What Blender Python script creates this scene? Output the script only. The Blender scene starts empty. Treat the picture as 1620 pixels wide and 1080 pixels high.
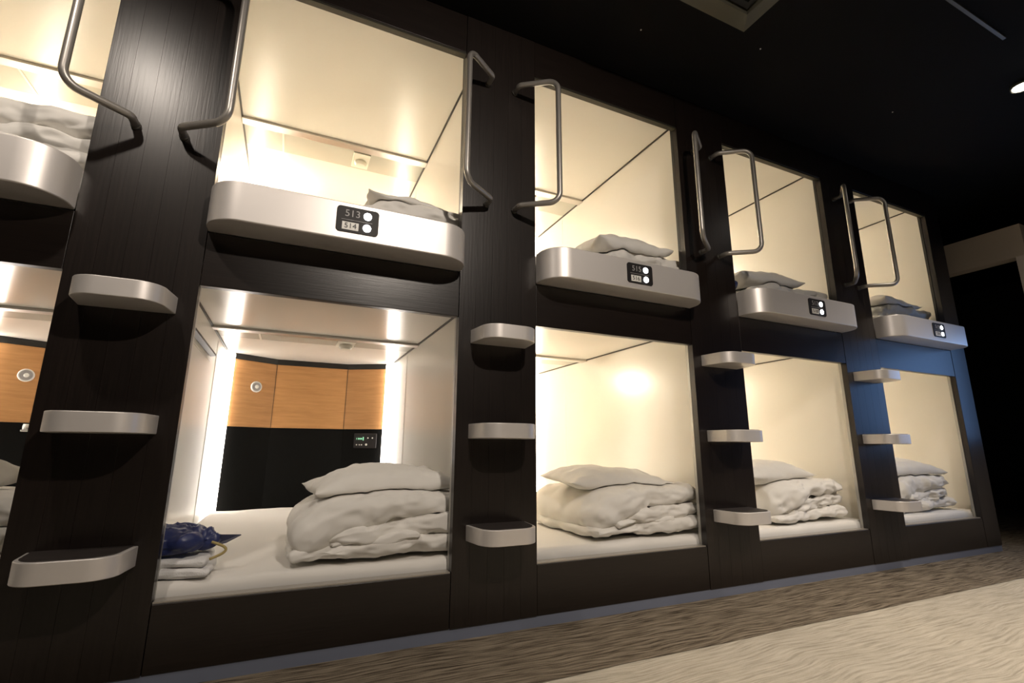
import bpy, bmesh, math, random
from mathutils import Vector, Matrix, noise
S = bpy.context.scene
COL = S.collection
PI = math.pi

# ------------------------------------------------------------------ camera
cam = bpy.data.cameras.new('camera'); camo = bpy.data.objects.new('camera', cam); COL.objects.link(camo)
cam.sensor_width = 36; cam.lens = 765.01 * 36 / 1620; cam.clip_start = .02; cam.clip_end = 100
R_ = Vector((0.90911543, -0.41650093, 0.00600975)); D_ = Vector((0.09430074, 0.1917386, -0.97690515)); F_ = Vector((0.4057296, 0.88868627, 0.21358887))
m = Matrix((R_, -D_, -F_)).transposed().to_4x4(); m.translation = Vector((0.34324, -2.01654, 0.74842))
camo.matrix_world = m
S.camera = camo

# ------------------------------------------------------------------ world, exposure, corridor lights
w = bpy.data.worlds.new('world'); S.world = w; w.use_nodes = True
w.node_tree.nodes['Background'].inputs[0].default_value = (1.0, .9, .8, 1); w.node_tree.nodes['Background'].inputs[1].default_value = .008
S.view_settings.view_transform = 'Standard'; S.view_settings.look = 'None'; S.view_settings.gamma = 1
S.view_settings.use_curve_mapping = False; S.view_settings.exposure = 0.42
S.cycles.max_bounces = 7; S.cycles.diffuse_bounces = 4; S.cycles.glossy_bounces = 3; S.cycles.transmission_bounces = 2; S.cycles.caustics_reflective = False; S.cycles.caustics_refractive = False

ZC = 2.95      # corridor ceiling
def spot(x, y, power, target, size=100, blend=.8, rad=.04, color=(1, .88, .76)):
    l = bpy.data.lights.new('spot_beam', 'SPOT'); l.energy = power; l.color = color
    l.spot_size = math.radians(size); l.spot_blend = blend; l.shadow_soft_size = rad
    o = bpy.data.objects.new('spot_beam', l); COL.objects.link(o); o.location = (x, y, ZC - .15)
    o.rotation_euler = (Vector(target) - o.location).to_track_quat('-Z', 'Y').to_euler()
    return o
SPOTS = [(-.55, -1.05, 38, (-.5, -.45, 0), 140), (1.1, -2.6, 128, (1.0, -.6, .9), 130), (4.26, -.98, 80, (4.1, -1.1, 0), 105), (3.0, -2.3, 170, (3.0, -1.75, 0), 92)]
for s in SPOTS: spot(s[0], s[1], s[2], s[3], s[4])

# ------------------------------------------------------------------ measures (metres)
P = 1.38924            # bay pitch
XS = [-P, 0, P, 2 * P, 3 * P]
Z0, ZB, ZT, ZS0, ZS1, ZU = .045, .248, 1.3225, 1.535, 1.69, 2.7245
XL, XR = -.123, 1.127  # inside faces of a capsule
TH = .035              # front panel thickness
LED_WHITE, LED_WARM = 10.5, 16.0

# ------------------------------------------------------------------ helpers
def tag(o, label=None, cat=None, group=None, kind=None):
    if label: o['label'] = label
    if cat: o['category'] = cat
    if group: o['group'] = group
    if kind: o['kind'] = kind
    return o
def empty(name, loc, label, cat, group=None):
    o = bpy.data.objects.new(name, None); COL.objects.link(o); o.location = loc; o.empty_display_size = .1
    return tag(o, label, cat, group)
def obj(name, bm, mat, parent=None, smooth=False, bevel=0, seg=2):
    bmesh.ops.recalc_face_normals(bm, faces=bm.faces)
    me = bpy.data.meshes.new(name); bm.to_mesh(me); bm.free()
    for mm in (mat if isinstance(mat, (list, tuple)) else [mat]): me.materials.append(mm)
    o = bpy.data.objects.new(name, me); COL.objects.link(o)
    if parent: o.parent = parent
    if smooth or bevel:
        for p in me.polygons: p.use_smooth = True
    if bevel:
        b = o.modifiers.new('bevel', 'BEVEL'); b.width = bevel; b.segments = seg; b.limit_method = 'ANGLE'; b.angle_limit = math.radians(35); b.harden_normals = True
    return o
def box(bm, x0, x1, y0, y1, z0, z1):
    v = [bm.verts.new((x, y, z)) for z in (z0, z1) for y in (y0, y1) for x in (x0, x1)]
    for f in ((0, 1, 3, 2), (4, 5, 7, 6), (0, 1, 5, 4), (2, 3, 7, 6), (0, 2, 6, 4), (1, 3, 7, 5)):
        bm.faces.new([v[i] for i in f])
    return bm
def B(*a): return box(bmesh.new(), *a)
def prism(bm, pts, z0, z1, plane='xy', off=(0, 0, 0)):
    def P3(p, t):
        q = {'xy': (p[0], p[1], t), 'xz': (p[0], t, p[1])}[plane]
        return (q[0] + off[0], q[1] + off[1], q[2] + off[2])
    a = [bm.verts.new(P3(p, z0)) for p in pts]; b = [bm.verts.new(P3(p, z1)) for p in pts]
    n = len(pts)
    bm.faces.new(a); bm.faces.new(b)
    for i in range(n): bm.faces.new((a[i], a[(i + 1) % n], b[(i + 1) % n], b[i]))
    return bm
def lathe(bm, prof, loc, axis='z', n=28):
    rings = []
    for r, h in prof:
        ring = []
        for i in range(n):
            a = 2 * PI * i / n; c, s = r * math.cos(a), r * math.sin(a)
            v = {'z': (c, s, h), 'y': (c, h, s), 'x': (h, c, s)}[axis]
            ring.append(bm.verts.new((loc[0] + v[0], loc[1] + v[1], loc[2] + v[2])))
        rings.append(ring)
    for a, b in zip(rings, rings[1:]):
        for i in range(n): bm.faces.new((a[i], a[(i + 1) % n], b[(i + 1) % n], b[i]))
    bm.faces.new(rings[0]); bm.faces.new(rings[-1])
    return bm
def fillet(pts, radii, n=7):
    pts = [Vector(p) for p in pts]; out = [pts[0]]
    for i in range(1, len(pts) - 1):
        a, b, c = pts[i - 1], pts[i], pts[i + 1]; r = radii[i - 1]
        u = (a - b).normalized(); v = (c - b).normalized(); ang = u.angle(v)
        d = r / math.tan(ang / 2); p0 = b + u * d; p1 = b + v * d
        ctr = b + (u + v).normalized() * (r / math.sin(ang / 2))
        q0 = p0 - ctr; q1 = p1 - ctr; th = q0.angle(q1)
        for k in range(n + 1):
            t = k / n
            out.append(ctr + (q0 * math.sin((1 - t) * th) + q1 * math.sin(t * th)) / math.sin(th))
    out.append(pts[-1]); return out
def tube(bm, pts, r, n=14, rr=None):
    pts = [Vector(p) for p in pts]; rings = []
    T = (pts[1] - pts[0]).normalized(); N = T.orthogonal().normalized()
    for i, p in enumerate(pts):
        t = (pts[min(i + 1, len(pts) - 1)] - pts[max(i - 1, 0)]).normalized()
        N = (N - t * N.dot(t)).normalized(); Bn = t.cross(N); q = rr[i] if rr else r
        rings.append([bm.verts.new(p + (N * math.cos(2 * PI * k / n) + Bn * math.sin(2 * PI * k / n)) * q) for k in range(n)])
    for a, b in zip(rings, rings[1:]):
        for i in range(n): bm.faces.new((a[i], a[(i + 1) % n], b[(i + 1) % n], b[i]))
    bm.faces.new(rings[0]); bm.faces.new(rings[-1]); return bm
def copy_tree(o, parent=None):
    c = o.copy(); COL.objects.link(c)
    if parent: c.parent = parent
    for ch in list(o.children): copy_tree(ch, c)
    return c

# ------------------------------------------------------------------ materials
def mat(name, base, rough=.5, metal=0, spec=.5, emit=None, es=0, **k):
    m_ = bpy.data.materials.new(name); m_.use_nodes = True; b = m_.node_tree.nodes['Principled BSDF']
    b.inputs['Base Color'].default_value = (*base, 1); b.inputs['Roughness'].default_value = rough; b.inputs['Metallic'].default_value = metal
    b.inputs['Specular IOR Level'].default_value = spec
    if emit: b.inputs['Emission Color'].default_value = (*emit, 1); b.inputs['Emission Strength'].default_value = es
    for kk, v in k.items(): b.inputs[kk.replace('_', ' ')].default_value = v
    return m_
def N(m_, t, **k):
    n = m_.node_tree.nodes.new(t)
    for a, v in k.items(): setattr(n, a, v)
    return n
def L(m_, a, b): m_.node_tree.links.new(a, b)
def coords(m_, scale, kind='Object'):
    tc = N(m_, 'ShaderNodeTexCoord'); mp = N(m_, 'ShaderNodeMapping'); mp.inputs['Scale'].default_value = scale
    if kind == 'World':
        g = N(m_, 'ShaderNodeNewGeometry'); L(m_, g.outputs['Position'], mp.inputs[0])
    else: L(m_, tc.outputs[kind], mp.inputs[0])
    return mp.outputs[0]
def tex_noise(m_, co, scale, detail=3, rough=.5):
    n = N(m_, 'ShaderNodeTexNoise'); n.inputs['Scale'].default_value = scale; n.inputs['Detail'].default_value = detail; n.inputs['Roughness'].default_value = rough
    L(m_, co, n.inputs['Vector']); return n.outputs['Fac']
def ramp(m_, fac, stops):
    r = N(m_, 'ShaderNodeValToRGB'); e = r.color_ramp.elements
    while len(e) < len(stops): e.new(.5)
    for i, (p, c) in enumerate(stops): e[i].position = p; e[i].color = (*c, 1)
    L(m_, fac, r.inputs[0]); return r.outputs[0]
def bump(m_, fac, strength, dist):
    b = N(m_, 'ShaderNodeBump'); b.inputs['Strength'].default_value = strength; b.inputs['Distance'].default_value = dist
    L(m_, fac, b.inputs['Height']); L(m_, b.outputs[0], m_.node_tree.nodes['Principled BSDF'].inputs['Normal'])
def setc(m_, sock, name='Base Color'): L(m_, sock, m_.node_tree.nodes['Principled BSDF'].inputs[name])

M = {}
def grainy(name, c0, c1, rough, sc=(40, 40, 1.5), bs=.15):
    q = mat(name, c0, rough); co = coords(q, sc); f = tex_noise(q, co, 3, 4, .6)
    setc(q, ramp(q, f, [(.3, c0), (.7, c1)])); bump(q, f, bs, .002); return q
M['dark_wood'] = grainy('dark_wenge_laminate', (.0085, .0056, .0045), (.0150, .0100, .0080), .33)
M['dark_wood_h'] = grainy('dark_wenge_laminate_level', (.0085, .0056, .0045), (.0150, .0100, .0080), .31, (1.5, 40, 40))
M['tread'] = grainy('dark_tread', (.012, .010, .009), (.05, .04, .036), .5, (2, 60, 60), .3)
M['cream'] = mat('cream_laminate', (.80, .76, .66), .25, spec=.6)
q = M['cream']; f = tex_noise(q, coords(q, (1, 1, 1)), 2.0, 2); setc(q, ramp(q, f, [(.3, (.79, .76, .69)), (.7, (.82, .79, .72))]))
M['ceil_cream'] = mat('glossy_cream_panel', (.80, .775, .71), .16, spec=.5)
M['grey_soffit'] = mat('pale_grey_soffit', (.50, .50, .44), .25)
M['frame_dark'] = mat('dark_olive_frame', (.018, .016, .012), .5)
M['joint'] = mat('dark_rubber_joint', (.05, .046, .038), .5)
M['grey_rail'] = mat('grey_aluminium', (.42, .41, .38), .4, .6)
M['alu'] = mat('brushed_aluminium', (.80, .76, .73), .42, .55)
q = M['alu']; f = tex_noise(q, coords(q, (3, 3, 250)), 4, 3); b_ = q.node_tree.nodes['Principled BSDF']
mr = N(q, 'ShaderNodeMapRange'); mr.inputs[3].default_value = .36; mr.inputs[4].default_value = .50; L(q, f, mr.inputs[0]); L(q, mr.outputs[0], b_.inputs['Roughness'])
bump(q, f, .06, .0006)
M['alu_bar'] = mat('satin_aluminium', (.60, .57, .53), .38, .9)
M['pewter'] = mat('pewter_painted_tube', (.34, .32, .295), .36, .6)
q = M['pewter']; f = tex_noise(q, coords(q, (60, 60, 60)), 4, 2); bump(q, f, .12, .001)
M['header_rail'] = mat('dark_bronze_rail', (.06, .055, .042), .4, .5)
M['black'] = mat('matt_black', (.008, .008, .007), .45)
M['plate'] = mat('charcoal_plate', (.020, .018, .018), .5, spec=.25)
M['digit'] = mat('grey_digits', (.36, .35, .35), .5)
M['sticker'] = mat('white_sticker', (.8, .79, .75), .5)
M['ink'] = mat('black_ink', (.02, .02, .02), .5)
M['lamp_white'] = mat('white_indicator', (1, 1, 1), .3, emit=(.93, .95, 1), es=9)
M['led_white'] = mat('led_neutral', (1, 1, 1), .4, emit=(1, .92, .84), es=LED_WHITE)
M['led_warm'] = mat('led_warm', (1, 1, 1), .4, emit=(1, .90, .72), es=LED_WARM)
M['orange'] = mat('orange_beech', (.5, .27, .12), .5, spec=.3)
q = M['orange']; co = coords(q, (1.2, 1.2, 14)); f = tex_noise(q, co, 4, 4, .6); setc(q, ramp(q, f, [(.3, (.43, .215, .080)), (.7, (.55, .285, .115))]))
M['headboard'] = mat('black_upholstered_board', (.0035, .0034, .003), .8, spec=.12)
M['linen'] = mat('white_linen', (.80, .775, .73), .85, spec=.2, Sheen_Weight=.15)
q = M['linen']; f = tex_noise(q, coords(q, (1, 1, 1)), 380, 2); bump(q, f, .12, .0008)
M['terry'] = mat('white_terry', (.80, .79, .78), .95, spec=.1)
q = M['terry']; f = tex_noise(q, coords(q, (1, 1, 1)), 260, 2); bump(q, f, .6, .003)
M['blue_bag'] = mat('navy_plastic', (.022, .032, .115), .38, spec=.5)
M['strap'] = mat('tan_cord', (.42, .33, .13), .6)
M['plastic'] = mat('white_plastic', (.75, .72, .62), .35)
M['kick'] = mat('kickboard_reflection_tint', (.17, .19, .25), .35)  # blue reflection along the strip painted into its base colour
M['ceil'] = mat('black_ceiling', (.003, .0027, .0025), .75, spec=.12)
M['wall_dark'] = mat('charcoal_wall', (.02, .018, .016), .6)
M['beige'] = mat('beige_paint', (.62, .54, .45), .7)
M['white_wall'] = mat('white_paint', (.85, .78, .72), .7)
M['dark_metal'] = mat('dark_grille_metal', (.10, .095, .07), .4)
M['bulb'] = mat('spot_lens', (1, 1, 1), .3, emit=(1, .93, .85), es=40)
M['added_glow_lamp'] = mat('added_glow_dome', (1, 1, 1), .3, emit=(1, .88, .68), es=300)
M['display'] = mat('green_display', (.01, .03, .02), .3)
M['glow_green'] = mat('green_segments', (.3, .8, .5), .5, emit=(.35, .8, .55), es=.4)
M['blue_glow'] = mat('added_blue_glow', (.05, .1, .3), .3, emit=(.27, .50, 1), es=1.8)
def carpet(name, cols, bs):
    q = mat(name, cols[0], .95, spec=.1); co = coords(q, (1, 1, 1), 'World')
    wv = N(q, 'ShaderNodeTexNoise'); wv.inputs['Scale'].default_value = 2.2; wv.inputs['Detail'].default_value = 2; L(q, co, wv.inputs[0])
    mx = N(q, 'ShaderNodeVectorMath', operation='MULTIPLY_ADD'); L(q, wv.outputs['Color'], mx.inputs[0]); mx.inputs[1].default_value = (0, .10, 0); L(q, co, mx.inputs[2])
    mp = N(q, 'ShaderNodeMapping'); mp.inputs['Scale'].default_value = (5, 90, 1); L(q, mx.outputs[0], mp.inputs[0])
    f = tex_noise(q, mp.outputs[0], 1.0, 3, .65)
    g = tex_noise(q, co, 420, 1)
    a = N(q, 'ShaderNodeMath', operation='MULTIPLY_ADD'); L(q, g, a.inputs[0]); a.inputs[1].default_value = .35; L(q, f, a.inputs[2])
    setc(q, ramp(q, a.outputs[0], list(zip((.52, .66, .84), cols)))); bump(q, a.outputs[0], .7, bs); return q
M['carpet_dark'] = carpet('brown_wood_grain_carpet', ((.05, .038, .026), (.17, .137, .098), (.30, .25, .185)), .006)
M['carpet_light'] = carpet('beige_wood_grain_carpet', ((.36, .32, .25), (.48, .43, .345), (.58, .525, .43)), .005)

# ------------------------------------------------------------------ room shell
bm = bmesh.new()
def quad(bm, p, mi=0):
    f_ = bm.faces.new([bm.verts.new(v) for v in p]); f_.material_index = mi
box(bm, -1.8, 9, -3.6, 3, -.1, -.012)
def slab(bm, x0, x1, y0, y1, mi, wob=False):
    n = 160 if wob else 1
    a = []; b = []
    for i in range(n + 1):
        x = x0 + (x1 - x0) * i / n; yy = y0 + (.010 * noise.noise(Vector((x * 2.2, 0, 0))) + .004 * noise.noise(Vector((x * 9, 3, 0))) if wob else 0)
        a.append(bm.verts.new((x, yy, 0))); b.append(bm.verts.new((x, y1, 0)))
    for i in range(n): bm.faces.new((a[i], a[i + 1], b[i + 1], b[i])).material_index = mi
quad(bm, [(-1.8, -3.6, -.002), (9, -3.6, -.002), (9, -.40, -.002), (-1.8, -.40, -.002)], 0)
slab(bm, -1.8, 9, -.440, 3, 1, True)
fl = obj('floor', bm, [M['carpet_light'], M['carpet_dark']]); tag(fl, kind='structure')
tag(obj('ceiling', B(-1.8, 9, -3.6, 3, ZC, ZC + .1), M['ceil']), kind='structure')
tag(obj('wall_back', B(-1.8, 9, 2.9, 3, 0, ZC), M['wall_dark']), kind='structure')
tag(obj('wall_front', B(-1.8, 9, -3.7, -3.6, 0, ZC), M['wall_dark']), kind='structure')
tag(obj('wall_left', B(-1.9, -1.8, -3.6, 2.9, 0, ZC), M['wall_dark']), kind='structure')
tag(obj('wall_right', B(9, 9.1, -3.6, 2.9, 0, ZC), M['wall_dark']), kind='structure')
# door-head beam and lit wall end past the last capsule
tag(obj('trim_1', B(6.0, 6.12, -.30, 2.9, 2.40, 2.69), M['beige']), kind='structure')
tag(obj('wall_end', B(6.0, 6.12, -1.3, -.232, 0, 2.405), M['white_wall']), kind='structure')
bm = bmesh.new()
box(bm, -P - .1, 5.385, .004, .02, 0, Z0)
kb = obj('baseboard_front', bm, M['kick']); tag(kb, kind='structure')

# ------------------------------------------------------------------ capsule interior, shared by every capsule
FAC = [(XL + .045, 2.22), (.22, 2.40), (.78, 2.40), (XR - .045, 2.22)]   # plan of the three-sided headboard
def facets(z0, z1, t=.02, off=0.):
    bm = bmesh.new()
    out = [(x, y - off) for x, y in FAC]; back = [(x, y + t) for x, y in reversed(FAC)]
    return prism(bm, out + back, z0, z1)
def interior(root, zf, zc, led, zfloor, lamp=False):
    """zf: bed deck, zc: inside ceiling height (in the root's frame, which sits at z = zfloor)"""
    k = -zfloor; zf += k; zc += k
    for s, x in ((-1, XL), (1, XR)):
        bm = B(x if s > 0 else x - .02, x + .02 if s > 0 else x, TH, 2.5, zf - .03, zc + .03)
        o = obj('side_wall', bm, M['cream'], root)
        xi = x - s * .0015
        obj('panel_seam', B(min(x, xi), max(x, xi), 1.62, 1.625, zf, zc - .02), M['sticker'], o)
        j = obj('corner_joint', B(x - .010 if s > 0 else x, x if s > 0 else x + .010, TH, 2.1, zc - .007, zc), M['joint'], root)
        # strip light standing in the back corner
        a = (x, 2.06); b = (x - s * .05, 2.118)
        bm = bmesh.new(); n_ = 6
        pts = [(x - s * .004, 2.150), (x - s * .03, 2.158), (x - s * .05, 2.180), (x - s * .052, 2.212), (x - s * .004, 2.212)]
        if s < 0: pts = pts[::-1]
        obj('led_strip', prism(bm, pts, zf + .04, zc - .012), led, root, smooth=False)
        g = obj('guide_rail', B(-.012 if s < 0 else 1.0, 0.0 if s < 0 else 1.012, TH + .002, TH + .02, (ZB if zfloor < 1 else ZS0 + .02) + k + 0, (ZT if zfloor < 1 else ZU) + k + .06), M['grey_rail' if zfloor < 1 else 'frame_dark'], root)
        # inner return between panel edge and side wall
        obj('front_return', B(x, -.0125, TH + .001, TH + .012, zf - .03, zc) if s < 0 else B(1.0125, x, TH + .001, TH + .012, zf - .03, zc), M['frame_dark'], root)
    obj('bed_deck', B(XL, XR, TH, 2.44, zf - .03, zf), M['cream'], root)
    obj('ceiling_panel', B(XL, XR, TH, 1.26, zc, zc + .02), M['ceil_cream'] if led.name == 'led_neutral' else M['cream'], root)
    if lamp:  # lamp added to put the warm glow on the capsule walls
        obj('added_glow_lamp', lathe(bmesh.new(), [(.045, zc - .001), (.047, zc - .03), (.036, zc - .055), (.01, zc - .068)], (.06, 2.02, 0)), M['added_glow_lamp'], root, smooth=True)
    obj('ceiling_beam', B(XL, XR, 1.262, 1.335, zc - .016, zc + .02), M['alu_bar'], root, bevel=.004)
    sf = obj('soffit', B(XL, XR, 1.337, 1.59, zc, zc + .02), M['grey_soffit'], root)
    obj('soffit_divider', B(.12, .132, 1.338, 1.588, zc - .004, zc + .001), M['plastic'], sf)
    obj('rear_ceiling', B(XL, XR, 1.592, 2.46, zc, zc + .02), M['cream'], root)
    bm = bmesh.new(); box(bm, .60, .72, 1.36, 1.56, zc - .012, zc - .001); lathe(bm, [(.045, zc - .013), (.045, zc - .03), (.034, zc - .044), (.012, zc - .048)], (.66, 1.47, 0))
    obj('smoke_detector', bm, M['plastic'], root, bevel=.003)
    # headboard
    zw = zf + .72                      # wood band from .72 to 1.16 above the deck
    obj('headboard_pad', facets(zf, zw), M['headboard'], root)
    hb = obj('headboard_wood', facets(zw + .001, zc - .045, off=.004), M['orange'], root)
    for x in (.22, .78):
        obj('board_joint', B(x - .0015, x + .0015, 2.3935, 2.396, zw + .002, zc - .046), M['joint'], hb)
    obj('headboard_trim', facets(zc - .044, zc - .001, off=.012), M['black'], root)
    # round speaker on the left facet
    fa = Vector((FAC[1][0] - FAC[0][0], FAC[1][1] - FAC[0][1], 0)).normalized()
    def on_facet(name, bm, mt, x, z, right=False, parent=root, **kw):
        o = obj(name, bm, mt, parent, **kw)
        if parent is not root: return o
        d = Vector((fa.x, -fa.y, 0)) if right else fa
        A = FAC[2] if right else FAC[0]; t = (x - A[0]) / d.x
        o.location = (x, A[1] + d.y * t, z); o.rotation_euler = (0, 0, math.atan2(d.y, d.x)); return o
    sp = on_facet('speaker', lathe(bmesh.new(), [(.042, 0), (.044, -.012), (.038, -.018), (.034, -.013)], (0, 0, 0), 'y'), M['sticker'], .085, zw + .315, smooth=True)
    obj('speaker_grille', lathe(bmesh.new(), [(.033, -.012), (.033, -.0155), (.02, -.0165)], (0, 0, 0), 'y'), M['digit'], sp)
    obj('speaker_cone', lathe(bmesh.new(), [(.015, -.0168), (.014, -.022), (.006, -.024)], (0, 0, 0), 'y'), M['sticker'], sp)
    cp = on_facet('control_panel', B(-.10, .10, -.014, -.001, -.06, .06), M['plate'], .955, zw - .095, True, bevel=.006)
    obj('control_display', B(-.082, -.012, -.0155, -.0142, .0, .032), M['display'], cp)
    bm = bmesh.new()
    for xx, ww in ((-.074, .004), (-.060, .010), (-.047, .010), (-.034, .010)): box(bm, xx, xx + ww, -.0164, -.0156, .010, .022)
    box(bm, -.018, -.010, -.0164, -.0156, .002, .030); obj('display_segments', bm, M['glow_green'], cp)
    for xx, zz, r in ((.026, .022, .0055), (.066, .022, .0055), (-.07, -.034, .005), (-.045, -.034, .005), (-.026, -.034, .005), (.014, -.032, .009)):
        obj('button', lathe(bmesh.new(), [(r, -.0142), (r, -.018)], (xx, 0, zz), 'y', 12), M['sticker'], cp)

LOWER_DECK, LOWER_CEIL, UP = .17, 1.45, 1.42
def lower_capsule(led):
    r = empty('capsule_bunk', (0, 0, 0), None, None)
    obj('base_panel', B(.002, .998, 0, TH, Z0, ZB), M['dark_wood_h'], r, bevel=.002)
    obj('lintel_panel', B(.002, .998, 0, TH, ZT, ZS0 - .002), M['dark_wood_h'], r, bevel=.002)
    obj('sill_strip', B(0.002, .998, .008, TH + .02, ZB, ZB + .006), M['alu_bar'], r)
    interior(r, LOWER_DECK, LOWER_CEIL, led, 0, led.name != 'led_neutral')
    # folded-up shelf flap on the left wall
    bm = bmesh.new(); prism(bm, [(XL + .002, 1.275), (XL + .03, 1.280), (XL + .03, 1.292), (XL + .002, 1.298)], .45, 1.37, 'xz')
    obj('wall_flap', bm, M['black'], r)
    obj('flap_edge', B(XL + .001, XL + .004, .45, 1.37, 1.245, 1.249), M['alu_bar'], r)
    return r
def ledge_outline(x0, x1, d, r, n=10, back=0.):
    pts = [(x0, back)]
    for k in range(n + 1):
        a = PI + (PI / 2) * k / n; pts.append((x0 + r + r * math.cos(a), -d + r + r * math.sin(a)))
    for k in range(n + 1):
        a = 1.5 * PI + (PI / 2) * k / n; pts.append((x1 - r + r * math.cos(a), -d + r + r * math.sin(a)))
    pts.append((x1, back)); return pts
def upper_capsule(led):
    r = empty('capsule_bunk', (0, 0, 1.5), None, None); k = -1.5
    lg = obj('front_ledge', prism(bmesh.new(), ledge_outline(.001, .999, .155, .12), ZS0 + k, ZS1 + k), M['alu'], r, bevel=.005, seg=3)
    obj('header_panel', B(.002, .998, 0, TH, ZU + k, ZC - .003 + k), M['dark_wood_h'], r, bevel=.002)
    obj('header_edge', B(.002, .998, .003, TH, ZU - .012 + k, ZU - .001 + k), M['header_rail'], r)
    interior(r, 1.59, 1.59 + (LOWER_CEIL - LOWER_DECK), led, 1.5, True)
    return r
def text_mesh(s, size, mt, parent, name, loc, sx=1.0, ex=.0006):
    c = bpy.data.curves.new(name, 'FONT'); c.body = s; c.size = size; c.extrude = ex; c.align_x = 'CENTER'; c.align_y = 'CENTER'
    t = bpy.data.objects.new(name, c); COL.objects.link(t)
    me = bpy.data.meshes.new_from_object(t.evaluated_get(bpy.context.evaluated_depsgraph_get())); bpy.data.objects.remove(t)
    me.transform(Matrix.Rotation(PI / 2, 4, 'X') @ Matrix.Diagonal((sx, 1, 1, 1))); me.materials.clear(); me.materials.append(mt)
    o = bpy.data.objects.new(name, me); COL.objects.link(o); o.parent = parent; o.location = loc; return o
def rrect(x0, x1, z0, z1, r, n=6):
    pts = []
    for cx, cz, a0 in ((x1 - r, z1 - r, 0), (x0 + r, z1 - r, PI / 2), (x0 + r, z0 + r, PI), (x1 - r, z0 + r, 1.5 * PI)):
        for k in range(n + 1):
            a = a0 + PI / 2 * k / n; pts.append((cx + r * math.cos(a), cz + r * math.sin(a)))
    return pts
def number_plate(root, a, b):
    y = -.155; zc = 1.617 - 1.5
    pl = obj('number_plate', prism(bmesh.new(), rrect(-.080, .080, -.053, .053, .014), -.004, 0, 'xz'), M['plate'], root)
    pl.location = (.52, y, zc)
    if a:
        text_mesh(a, .040, M['digit'], pl, 'room_number', (-.021, -.0045, .024), 1.0)
        obj('divider', B(-.062, .055, -.0048, -.004, -.003, -.0015), M['digit'], pl)
        st = obj('number_sticker', B(-.058, .004, -.0050, -.004, -.044, -.012), M['sticker'], pl)
        text_mesh(b, .030, M['ink'], pl, 'sticker_number', (-.027, -.0056, -.028), 1.05)
    for zz in (.024, -.026):
        obj('indicator_lamp', lathe(bmesh.new(), [(.0155, -.004), (.0155, -.006), (.010, -.008)], (.036, 0, zz), 'y', 20), M['lamp_white'], pl, smooth=True)
    return pl

low_white = lower_capsule(M['led_white']); low_warm = lower_capsule(M['led_warm']); up_warm = upper_capsule(M['led_warm'])
LOWLAB = ['lower sleeping capsule cut off by the left edge, orange wood headboard and white handset',
          'lower sleeping capsule with bright strip lights and a navy bag on its bed',
          'lower sleeping capsule below the 515 plate, glowing cream wall behind a folded duvet',
          'lower sleeping capsule third of the whole row counted from its right end, bedding roll beside the bottom step',
          'last lower sleeping capsule at the right end under the smallest looking ledge']
LOWLAB[3] = 'cream lower sleeping capsule, second from the right end'
LOWLAB[4] = 'cream lower sleeping capsule at the right end, under a bluish panel'
UPLAB = ['upper sleeping capsule cut off by the top left corner of the photo',
         'upper sleeping capsule with the aluminium ledge numbered 513 and 514',
         'upper sleeping capsule with the aluminium ledge numbered 515 and 516',
         'upper sleeping capsule second from the right end, dark blue bag at its left',
         'upper sleeping capsule at the right end of the row, with a bluish lit ledge']
nums = [None, ('513', '514'), ('515', '516'), ('517', '518'), ('519', '520')]
src = [low_white, None, low_warm, None, None]
for i, x in enumerate(XS):
    if i == 0: r = low_white
    elif i == 1: r = copy_tree(low_white)
    elif i == 2: r = low_warm
    else: r = copy_tree(low_warm)
    r.location.x = x; tag(r, LOWLAB[i], 'capsule bed', 'lower capsules of the row')
ups = []
for i, x in enumerate(XS):
    r = up_warm if i == 0 else copy_tree(up_warm)
    r.location.x = x; tag(r, UPLAB[i], 'capsule bed', 'upper capsules of the row'); ups.append(r)
for i, r in enumerate(ups):
    if nums[i]: number_plate(r, *nums[i])

# ------------------------------------------------------------------ ladder columns
CW = P - 1.0
def ladder_column():
    r = empty('ladder_column', (0, 0, 0), None, None); h = CW / 2
    bm = bmesh.new(); n = 5; wd = CW / n
    for k in range(n):
        box(bm, -h + k * wd + (.0003 if k else 0), -h + (k + 1) * wd - (.0003 if k < n - 1 else 0), -.001, TH, Z0, ZC - .003)
    box(bm, -h + .002, h - .002, .004, TH - .002, Z0 + .002, ZC - .005)
    obj('column_panel', bm, M['dark_wood'], r)
    for z in (.40, .815, 1.235):
        pts = []
        hw, d = .138, .178
        # trapezoid plan with generous rounded front corners
        f3 = fillet([(-hw, -.001, 0), (-hw + .02, -d, 0), (hw - .02, -d, 0), (hw, -.001, 0)], [.075, .075], 10)
        rg = obj('step', prism(bmesh.new(), [(p.x, p.y) for p in f3], z - .031, z + .031), M['alu'], r, bevel=.003, seg=2)
        f4 = fillet([(-hw + .012, -.002, 0), (-hw + .03, -d + .010, 0), (hw - .03, -d + .010, 0), (hw - .012, -.002, 0)], [.068, .068], 8)
        obj('step_tread', prism(bmesh.new(), [(p.x, p.y) for p in f4], z + .0312, z + .0335), M['tread'], rg)
    for s in (-1, 1):
        za, zb_ = 1.90, 2.575
        path = fillet([(s * .075, .0, za), (s * .075, -.065, za), (s * .237, -.178, za), (s * .237, -.178, zb_), (s * .075, -.065, zb_), (s * .075, .0, zb_)], [.03, .052, .052, .03])
        hd = obj('grab_handle', tube(bmesh.new(), path, .0138, 16), M['pewter'], r, smooth=True)
        for z in (za, zb_):
            obj('mount_collar', lathe(bmesh.new(), [(.0165, -.001), (.0165, -.010), (.0145, -.012)], (s * .075, 0, z), 'y'), M['joint'], hd)
    return r
CLAB = ['dark wood ladder column in the left foreground, left of the capsule with the navy bag',
        'dark wood ladder column between the 513 ledge and the 515 ledge',
        'dark wood ladder column right of the 515 ledge',
        'dark wood ladder column farthest right, its middle steps in blue light']
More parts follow.
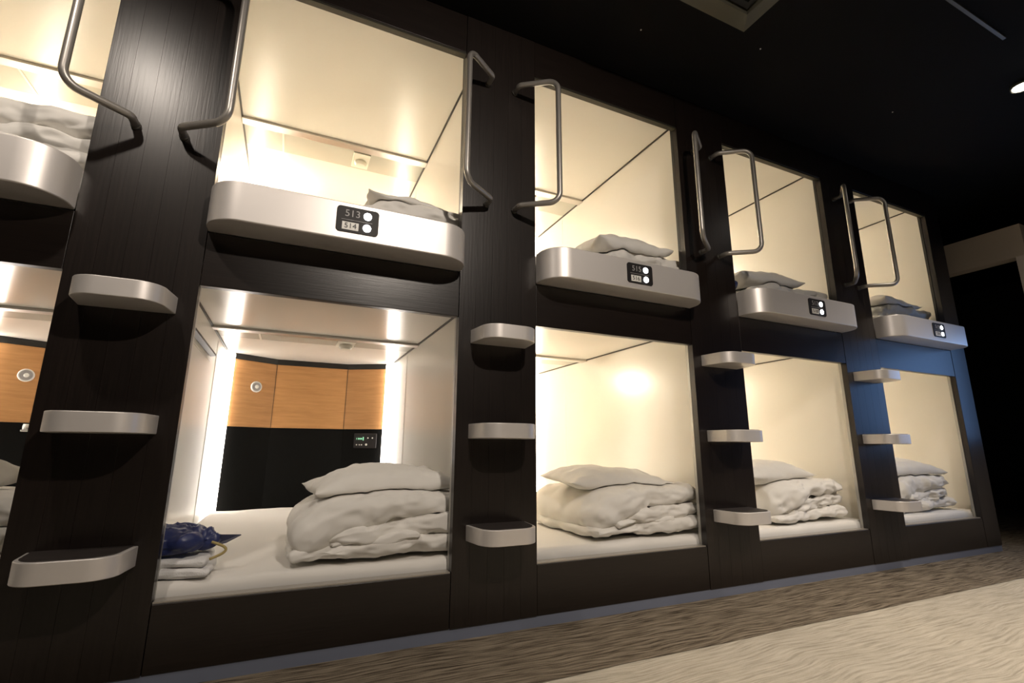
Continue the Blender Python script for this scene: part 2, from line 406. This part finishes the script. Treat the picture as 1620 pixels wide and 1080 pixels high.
c0 = ladder_column()
for i in range(4):
    r = c0 if i == 0 else copy_tree(c0)
    r.location = (-CW / 2 + i * P, 0, 0); tag(r, CLAB[i], 'ladder column', 'ladder columns with steps and handles')
r = empty('end_column', (4 * P, 0, 0), 'narrow plain dark column closing the right end of the capsule row', 'column')
r.location = (4 * P - CW + 0.0, 0, 0)
x0 = 0.002; x1 = 5.385 - r.location.x
obj('column_face', B(x0, x1, -.001, TH, Z0, ZC - .003), M['dark_wood'], r, bevel=.002)
obj('side_panel', B(x1 - .03, x1, TH, 2.45, Z0, ZC - .003), M['dark_wood'], r)

# ------------------------------------------------------------------ bedding
def wrinkle(bm, amp, sc, seed, fine=.35, aniso=(1, 1, 1), keep=None):
    bm.normal_update(); mv = []
    for v in bm.verts:
        p = Vector((v.co.x * aniso[0], v.co.y * aniso[1], v.co.z * aniso[2])) * sc + Vector((seed * 7.3, seed * 3.1, seed))
        n1 = noise.noise(p); p2 = p * 2.1 + Vector((n1, n1, n1)) * 1.2
        rid = 1 - abs(noise.noise(p2)) * 2.2
        n3 = 1 - abs(noise.noise(p2 * 2.3)) * 2
        d = amp * (n1 * .9 + fine * (rid - .5) * 1.3 + fine * .45 * (n3 - .5))
        mv.append(v.normal * d * (keep(v.co) if keep else 1))
    for v, d in zip(bm.verts, mv): v.co += d
def catmull(pts, step=.02):
    P_ = [Vector((p[0], p[1], p[2] if len(p) > 2 else 1)) for p in pts]; P_ = [P_[0] * 2 - P_[1]] + P_ + [P_[-1] * 2 - P_[-2]]; out = []
    for i in range(1, len(P_) - 2):
        a, b, c, d = P_[i - 1:i + 3]; n = max(2, int((c - b).length / step))
        for k in range(n):
            t = k / n
            out.append(.5 * ((2 * b) + (c - a) * t + (2 * a - 5 * b + 4 * c - d) * t * t + (3 * b - a - 3 * c + d) * t ** 3))
    out.append(P_[-2]); return out
def fold_sheet(bm, path, r, y0, y1, seed, ny=34, sag=0.):
    """a puffy quilt layer following path (x, z), swept along y with a rounded front and rear"""
    c = catmull(path); n = len(c); out = []
    def nrm(i):
        t = (c[min(i + 1, n - 1)] - c[max(i - 1, 0)]).to_2d().normalized(); return Vector((-t.y, t.x)), t
    def add(i, d): out.append((c[i].to_2d(), d * c[i].z))
    for i in range(n): add(i, nrm(i)[0])
    nn, t = nrm(n - 1)
    for k in range(1, 6): a = PI * k / 6; add(n - 1, nn * math.cos(a) + t * math.sin(a))
    for i in range(n - 1, -1, -1): add(i, -nrm(i)[0])
    nn, t = nrm(0)
    for k in range(1, 6): a = PI * k / 6; add(0, -nn * math.cos(a) - t * math.sin(a))
    rings = []
    for j in range(ny + 1):
        u = -math.cos(PI * j / ny); e = (1 - abs(u) ** 8) ** .5 if abs(u) < 1 else 0
        y = (y0 + y1) / 2 + u * (y1 - y0) / 2; ring = []
        for p, d in out:
            wob = noise.noise(Vector((p.x * 5, p.y * 6, seed * 4.7 + (0 if u < 0 else 9))))
            yy = y + (wob * .045 + .014 * noise.noise(Vector((p.x * 17, p.y * 9, seed)))) * (abs(u) ** 2)
            rl = r * (.12 + .88 * e) * (1 + .16 * noise.noise(Vector((p.x * 4 + seed, y * 5, p.y * 4))))
            ring.append(bm.verts.new((p.x + d.x * rl, yy, p.y + d.y * rl)))
        rings.append(ring)
    m_ = len(out)
    for a, b in zip(rings, rings[1:]):
        for i in range(m_): bm.faces.new((a[i], a[(i + 1) % m_], b[(i + 1) % m_], b[i]))
    for rg in (rings[0], rings[-1]):          # zip the two lips of the open front and rear
        lo = lambda i: rg[n + 5 + (n - 1 - i)]
        for i in range(n - 1): bm.faces.new((rg[i], rg[i + 1], lo(i + 1), lo(i)))
        bm.faces.new([rg[n - 1]] + rg[n:n + 5] + [lo(n - 1)]); bm.faces.new([lo(0)] + rg[2 * n + 5:] + [rg[0]])
def duvet(name, paths, y0, y1, loc, label, seed, group, amp=.014, mt=None):
    bm = bmesh.new()
    for k, (path, r, dy) in enumerate(paths): fold_sheet(bm, path, r, y0 + dy, y1 - dy * .5, seed + k * .37)
    bmesh.ops.recalc_face_normals(bm, faces=bm.faces)
    wrinkle(bm, amp, 4.6, seed, .8, (1, .8, 1.5)); wrinkle(bm, .0085, 11, seed + 2, 1.0, (.7, 1, 1.6))
    for v in bm.verts: v.co.x = min(max(v.co.x, XL + .02), XR - .022); v.co.y = max(v.co.y, TH + .03)
    zmin = min(v.co.z for v in bm.verts)
    for v in bm.verts: v.co.z -= zmin
    o = obj(name, bm, mt or M['linen'], None, smooth=True); o.location = (loc[0], loc[1], loc[2] - .003)
    s = o.modifiers.new('sub', 'SUBSURF'); s.levels = 1; s.render_levels = 1
    return tag(o, label, 'duvet', group)
def pillow(w_, d_, h_, loc, rot, label, seed, group, ears=.06, mt=None, amp=.010):
    bm = bmesh.new(); nu, nv = 30, 22; top = {}; bot = {}
    for i in range(nu + 1):
        for j in range(nv + 1):
            a = -1 + 2 * i / nu; b = -1 + 2 * j / nv
            puff = max(0, (1 - abs(a) ** 2.6)) ** .6 * max(0, (1 - abs(b) ** 2.6)) ** .6
            pin = 1 - .10 * (1 - abs(a)) ** 0 * (1 - b * b) * abs(a) ** 4
            x = a * w_ / 2 * (1 - .07 * (1 - b * b) * abs(a) ** 3) ; y = b * d_ / 2 * (1 - .09 * (1 - a * a) * abs(b) ** 3)
            edge = abs(a) == 1 or abs(b) == 1
            cz = .018 * noise.noise(Vector((a * 1.3 + seed, b * 1.3, seed))) + ears * h_ * (abs(a * b)) ** 3
            t_ = bm.verts.new((x, y, cz + puff * h_ * .62)); top[i, j] = t_
            bot[i, j] = t_ if edge else bm.verts.new((x, y, cz - puff * h_ * .38))
    for i in range(nu):
        for j in range(nv):
            bm.faces.new((top[i, j], top[i + 1, j], top[i + 1, j + 1], top[i, j + 1]))
            q_ = [bot[i, j], bot[i, j + 1], bot[i + 1, j + 1], bot[i + 1, j]]
            if len(set(q_)) == 4:
                try: bm.faces.new(q_)
                except ValueError: pass
    bmesh.ops.recalc_face_normals(bm, faces=bm.faces)
    wrinkle(bm, amp, 6, seed, .7); wrinkle(bm, .004, 15, seed + 1, 1.0)
    o = obj('pillow', bm, mt or M['linen'], None, smooth=True); o.location = loc; o.rotation_euler = rot
    s = o.modifiers.new('sub', 'SUBSURF'); s.levels = 1; s.render_levels = 1
    return tag(o, label, 'pillow', group)
def mattress(loc, label, seed, group, h=.125):
    bm = bmesh.new(); nx, ny = 50, 84; x0, x1, y0, y1 = XL + .018, XR - .018, TH + .022, 2.14
    g = {}
    for i in range(nx + 1):
        for j in range(ny + 1):
            x = x0 + (x1 - x0) * i / nx; y = y0 + (y1 - y0) * (j / ny) ** 1.35
            e = min(x - x0, x1 - x, y - y0, y1 - y); rr = .03
            z = h - (rr - math.sqrt(max(0, rr * rr - max(0, rr - e) ** 2))) * .9
            p = Vector((x * 3, y * 2.2, seed)); z += .006 * noise.noise(p) + .004 * (1 - 2 * abs(noise.noise(Vector((x * 4 + .8 * noise.noise(p), y * 1.6, seed + 4))))) 
            g[i, j] = bm.verts.new((x, y, z))
    for i in range(nx):
        for j in range(ny): bm.faces.new((g[i, j], g[i + 1, j], g[i + 1, j + 1], g[i, j + 1]))
    low = {}
    rim = [(i, 0) for i in range(nx + 1)] + [(nx, j) for j in range(1, ny + 1)] + [(i, ny) for i in range(nx - 1, -1, -1)] + [(0, j) for j in range(ny - 1, 0, -1)]
    lv = [bm.verts.new((g[k].co.x, g[k].co.y, .001)) for k in rim]
    for a in range(len(rim)):
        b = (a + 1) % len(rim); bm.faces.new((g[rim[a]], g[rim[b]], lv[b], lv[a]))
    bm.faces.new(lv)
    o = obj('mattress', bm, M['linen'], None, smooth=True); o.location = loc
    return tag(o, label, 'mattress', group)

ZL = LOWER_DECK + .001; ZUP = 1.591
MT = .125
LMAT = ['white sheeted mattress in the lower capsule cut off by the left edge', 'wide open white mattress under the navy bag and towels',
        'white mattress in the lower capsule below the 515 plate', 'white mattress in the second lower capsule from the right end', 'white mattress in the rightmost lower capsule']
UMAT = ['mattress of the upper capsule in the top left corner', 'mattress behind the ledge numbered 513', 'mattress behind the ledge numbered 515',
        'mattress behind the ledge second from the right end', 'mattress behind the rightmost bluish ledge']
for i, x in enumerate(XS):
    mattress((x, 0, ZL), LMAT[i], i * 1.7, 'mattresses in the lower capsules')
    mattress((x, 0, ZUP), UMAT[i], 20 + i * 1.7, 'mattresses in the upper capsules')

ztop = ZL + MT   # about .296
def stack(xl, xr, h=.25, v=0.):
    """folded duvet: thick upper fold draped over its closed left end, inner tongue, lower flap; h = height"""
    W_ = xr - xl; k = h / .25
    X = lambda f: xl + f * W_
    return [([(X(1), .197 * k, .050), (X(.62), .188 * k, .060), (X(.36), .165 * k, .083), (X(.20), .130 * k, .100 * min(k, 1)), (xl + .088, .098 * k, .088 * min(k, 1))], 1.0 * min(k, 1) ** .3, 0.0),
            ([(X(.19 + v), .072 * k, .030), (X(.34), .088 * k, .046), (X(.68), .108 * k, .048), (X(1.0), .122 * k, .046)], min(k, 1), .004),
            ([(X(.05), .028 * k, .026), (X(.30 + v), .036 * k, .036), (X(.66), .046 * k, .040), (X(1.01), .050 * k, .042)], min(k, 1), -.01),
            ([(X(.24), .060 * k, .022), (X(.5), .070 * k, .028), (X(.72), .082 * k, .022)], min(k, 1), .012)]
DG = 'folded duvets in the lower capsules'; PG = 'pillows in the lower capsules'; UDG = 'folded duvets in the upper capsules'; UPG = 'pillows in the upper capsules'
duvet('folded_duvet', stack(.38, 1.06, .25), .07, .66, (0, 0, ztop), 'thick white duvet folded in layers, right of the navy bag', 1, DG)
pillow(.66, .42, .155, (.765, .34, ztop + .278), (.07, -.03, .10), 'white pillow on the duvet in the capsule with bright strip lights', 1.3, PG)
duvet('folded_duvet', stack(.34, 1.04, .24, .04), .08, .80, (P, 0, ztop), 'white folded duvet under a pillow below the 515 plate', 2, DG)
pillow(.72, .42, .125, (P + .66, .38, ztop + .26), (.05, .05, -.04), 'flat white pillow on the duvet below the 515 plate', 2.6, PG)
duvet('folded_duvet', stack(.24, .94, .25, .08), .10, .68, (2 * P, 0, ztop), 'white folded duvet in the lower capsule second from the right end', 3, DG)
pillow(.66, .42, .15, (2 * P + .45, .34, ztop + .285), (.03, .0, .05), 'white pillow with a pointed corner, lower capsule second from the right end', 3.2, PG)
duvet('folded_duvet', stack(.18, .88, .25), .12, .66, (3 * P, 0, ztop), 'white folded duvet in the rightmost lower capsule', 4, DG)
pillow(.72, .42, .16, (3 * P + .56, .34, ztop + .285), (.03, .04, -.06), 'white pillow drooping over the duvet, rightmost lower capsule', 4.4, PG)
duvet('folded_duvet', stack(-.05, .92, .27), .18, .85, (-P, 0, ztop), 'white folded duvet at the left edge, lower capsule', 5, DG)
pillow(.62, .42, .16, (-P + .50, .50, ztop + .315), (.05, 0, -.1), 'white pillow at the left edge above its duvet, lower capsule', 5.5, PG)
zut = ZUP + MT
duvet('folded_duvet', stack(.45, 1.06, .14), .09, .6, (0, 0, zut), 'white folded duvet behind the ledge numbered 513', 6, UDG)
pillow(.50, .38, .09, (.81, .30, zut + .185), (.06, .05, .06), 'white pillow corner showing above the 513 ledge', 6.4, UPG, ears=.22)
duvet('folded_duvet', stack(.42, 1.06, .14), .09, .6, (P, 0, zut), 'white folded duvet just above the 515 ledge', 7, UDG)
pillow(.58, .40, .16, (P + .70, .26, zut + .18), (.06, -.03, .05), 'white pillow behind the 515 ledge', 7.2, UPG, ears=.22)
duvet('folded_duvet', stack(.22, 1.0, .12), .09, .6, (2 * P, 0, zut), 'white folded duvet above the ledge second from the right end', 8, UDG)
pillow(.62, .40, .14, (2 * P + .50, .28, zut + .165), (.06, 0, -.05), 'white pillow above the ledge second from the right end', 8.3, UPG, ears=.2)
duvet('folded_duvet', stack(.25, 1.0, .16), .09, .6, (3 * P, 0, zut), 'white folded duvet above the rightmost ledge', 9, UDG)
pillow(.60, .40, .14, (3 * P + .64, .28, zut + .195), (.06, 0, .05), 'white pillow above the rightmost ledge', 9.3, UPG, ears=.22)
duvet('folded_duvet', stack(.20, 1.02, .25), .10, .75, (-P, 0, zut), 'large greyish white duvet in the top left corner capsule', 10, UDG)

# let every pillow lie on its duvet and every duvet on its mattress: undersides follow what carries them
from mathutils.bvhtree import BVHTree
def settle(o, base, gap):
    bpy.context.view_layer.update()
    mb = base.matrix_world; t = BVHTree.FromPolygons([mb @ v.co for v in base.data.vertices], [p.vertices[:] for p in base.data.polygons])
    mo = o.matrix_world; inv = mo.inverted(); low = {}
    for v in o.data.vertices:
        p = mo @ v.co; h = t.ray_cast(Vector((p.x, p.y, 4)) if p.z > 4 else Vector((p.x, p.y, p.z + .30)), Vector((0, 0, -1)))
        if h[0] is not None and p.z < h[0].z + gap:
            dz = h[0].z + gap - p.z; p.z = h[0].z + gap + (.003 if v.normal.z > .2 else 0)
            v.co = inv @ p
    o.data.update()
_d = [o for o in COL.objects if o.name.startswith('folded_duvet')]; _p = [o for o in COL.objects if o.name.startswith('pillow')]; _m = [o for o in COL.objects if o.name.startswith('mattress')]
bpy.context.view_layer.update()
for d in _d:
    k = min(_m, key=lambda q_: abs(q_.location.x - d.location.x) * 9 + abs(q_.location.z - d.location.z + MT))
    settle(d, k, .0035)
for p in _p:
    k = min(_d, key=lambda q_: abs(q_.location.x + .5 - p.location.x) + 3 * abs(q_.location.z + .25 - p.location.z))
    settle(p, k, .006)

# towels and the navy bag at the front left of the 513 capsule bed
def towel_sheet():
    bm = bmesh.new()
    for k, z in enumerate((.018, .050)):
        fold_sheet(bm, [(-.085, z), (.02, z + .002), (.11 - .012 * k, z)], .0175, .065, .30, 20 + k, ny=22)
    wrinkle(bm, .005, 14, 3, .6)
    zmin = min(v.co.z for v in bm.verts)
    for v in bm.verts: v.co.z -= zmin
    return bm
t = obj('folded_towel', towel_sheet(), M['terry'], None, smooth=True); t.location = (.02, 0, ztop)
tag(t, 'white towels folded under the navy bag', 'towel')
t.modifiers.new('sub', 'SUBSURF')
bag = empty('drawstring_bag', (0, .17, ztop + .078), 'navy blue crumpled plastic bag with tan cord on folded towels', 'bag')
bm = bmesh.new(); bmesh.ops.create_icosphere(bm, subdivisions=5, radius=1)
for v in bm.verts:
    c = v.co; sx = 1 if abs(c.x) < 1e-9 else 1
    taper = 1 - .55 * max(0, c.x) ** 1.5
    c.x = math.copysign(abs(c.x) ** .85, c.x) * .115; c.y = math.copysign(abs(c.y) ** .8, c.y) * .10 * taper; c.z = math.copysign(abs(c.z) ** .75, c.z) * (.047 if c.z > 0 else .04) * (taper * .8 + .2)
wrinkle(bm, .016, 7.5, 4, .9)
for v in bm.verts: v.co.z = max(v.co.z, -.038)
bb = obj('bag_body', bm, M['blue_bag'], bag, smooth=True); bb.location = (.035, 0, .042)
bm = bmesh.new()
pts = [(.10, .0, .035), (.15, -.02, .055), (.225, -.03, .052), (.175, .02, .02), (.13, .02, .012)]
a = [bm.verts.new(p) for p in pts]; b = [bm.verts.new((p[0], p[1] + .006, p[2] - .004)) for p in pts]
bm.faces.new(a); bm.faces.new(b)
for i in range(5): bm.faces.new((a[i], a[(i + 1) % 5], b[(i + 1) % 5], b[i]))
obj('bag_flap', bm, M['blue_bag'], bag)
cord = [(.12 + .035 * (1 - math.cos(t_)) , -.05 - .01 * math.sin(t_), .018 + .032 * math.cos(t_ * 1.0) ) for t_ in [PI * k / 12 for k in range(13)]]
cord = [(.135 + .048 * math.sin(PI * k / 14), -.055, .036 - .058 * (k / 14)) for k in range(15)]
obj('bag_cord', tube(bmesh.new(), cord, .0048, 10), M['strap'], bag, smooth=True)
# small dark blue bag in an upper capsule
bm = bmesh.new(); bmesh.ops.create_icosphere(bm, subdivisions=4, radius=1)
for v in bm.verts: v.co.x *= .07; v.co.y *= .09; v.co.z *= .05
wrinkle(bm, .012, 9, 6, .8)
o = obj('drawstring_bag', bm, M['blue_bag'], None, smooth=True); o.location = (2 * P + .085, .16, zut + .075)
tag(o, 'small dark blue bag on an upper bed, second from the right end', 'bag')
# white handset on a ledge in the left lower capsule
r = empty('wall_handset', (-P + .19, 2.30, .86), 'small white handset on a grey ledge, capsule at the left edge', 'handset')
obj('ledge', B(-.045, .075, -.055, .02, -.03, -.018), M['grey_rail'], r, bevel=.003)
obj('handset_body', tube(bmesh.new(), [(-.005, -.03, .028), (.03, -.03, .008), (.07, -.03, -.008)], .012, 12), M['sticker'], r, smooth=True)
obj('handset_knob', lathe(bmesh.new(), [(.016, -.017), (.018, .005), (.015, .02)], (-.03, -.025, 0), 'z'), M['sticker'], r, smooth=True)

# ------------------------------------------------------------------ ceiling fittings
r = empty('ceiling_air_unit', (1.93, -.99, ZC), 'dark square air conditioning cassette in the black ceiling', 'air conditioner')
bm = bmesh.new()
h = .45
def frame(bm, a, b, z0, z1):
    o1 = [(-a, -a), (a, -a), (a, a), (-a, a)]; i1 = [(-b, -b), (b, -b), (b, b), (-b, b)]
    A = [bm.verts.new((*p, z0)) for p in o1]; Bv = [bm.verts.new((*p, z1)) for p in i1]
    C_ = [bm.verts.new((*p, 0)) for p in o1]; Dv = [bm.verts.new((*p, 0)) for p in i1]
    for i in range(4):
        j = (i + 1) % 4
        bm.faces.new((A[i], A[j], Bv[j], Bv[i])); bm.faces.new((A[i], A[j], C_[j], C_[i])); bm.faces.new((Bv[i], Bv[j], Dv[j], Dv[i])); bm.faces.new((C_[i], C_[j], Dv[j], Dv[i]))
frame(bm, h, h - .11, -.008, -.05); obj('outer_frame', bm, M['dark_metal'], r)
bm = bmesh.new(); frame(bm, h - .12, h - .15, -.03, -.03)
for k in range(9):
    x = -.26 + k * .065; box(bm, x, x + .02, -.29, .29, -.028, -.012)
obj('intake_grille', bm, M['black'], r)
for s in ((4.26, -.98), (-.55, -1.05), (1.1, -2.6), (3.0, -2.3)):
    vis = s == (4.26, -.98)
    r = empty('ceiling_spotlight', (s[0], s[1], ZC), 'small ceiling spotlight shining at the right edge of the photo' if vis else 'small ceiling spotlight above the corridor', 'spotlight', None if vis else 'corridor spotlights out of frame')
    obj('spot_housing', lathe(bmesh.new(), [(.055, -.001), (.055, -.02), (.05, -.02), (.045, -.012)], (0, 0, 0)), M['dark_metal'], r, smooth=True)
    obj('spot_lens', lathe(bmesh.new(), [(.044, -.014), (.044, -.018), (.02, -.026)], (0, 0, 0)), M['bulb'], r, smooth=True)
r = obj('ceiling_track', B(3.0, 3.70, -1.115, -1.10, ZC - .012, ZC - .001), M['dark_metal']); tag(r, 'thin metal track line on the black ceiling, upper right', 'track')
for x, y in ((2.566, -.494), (1.874, -.312), (3.819, -.499)):
    o = obj('ceiling_screw', lathe(bmesh.new(), [(.004, 0), (.004, -.003), (.002, -.004)], (0, 0, 0), 'z', 10), M['alu']); o.location = (x, y, ZC)
    tag(o, 'tiny shiny screw head in the black ceiling', 'screw', 'screw heads in the ceiling')
# unseen panel on the wall end, added to cast blue light on the columns
r = empty('added_blue_panel', (5.995, -.76, 1.28), 'unseen blue glowing panel added on the white wall end for its light', 'light panel')
obj('panel_case', B(-.05, 0, -.46, .46, -.46, .46), M['dark_metal'], r)
obj('panel_glow_face', B(-.054, -.0505, -.44, .44, -.44, .44), M['blue_glow'], r)
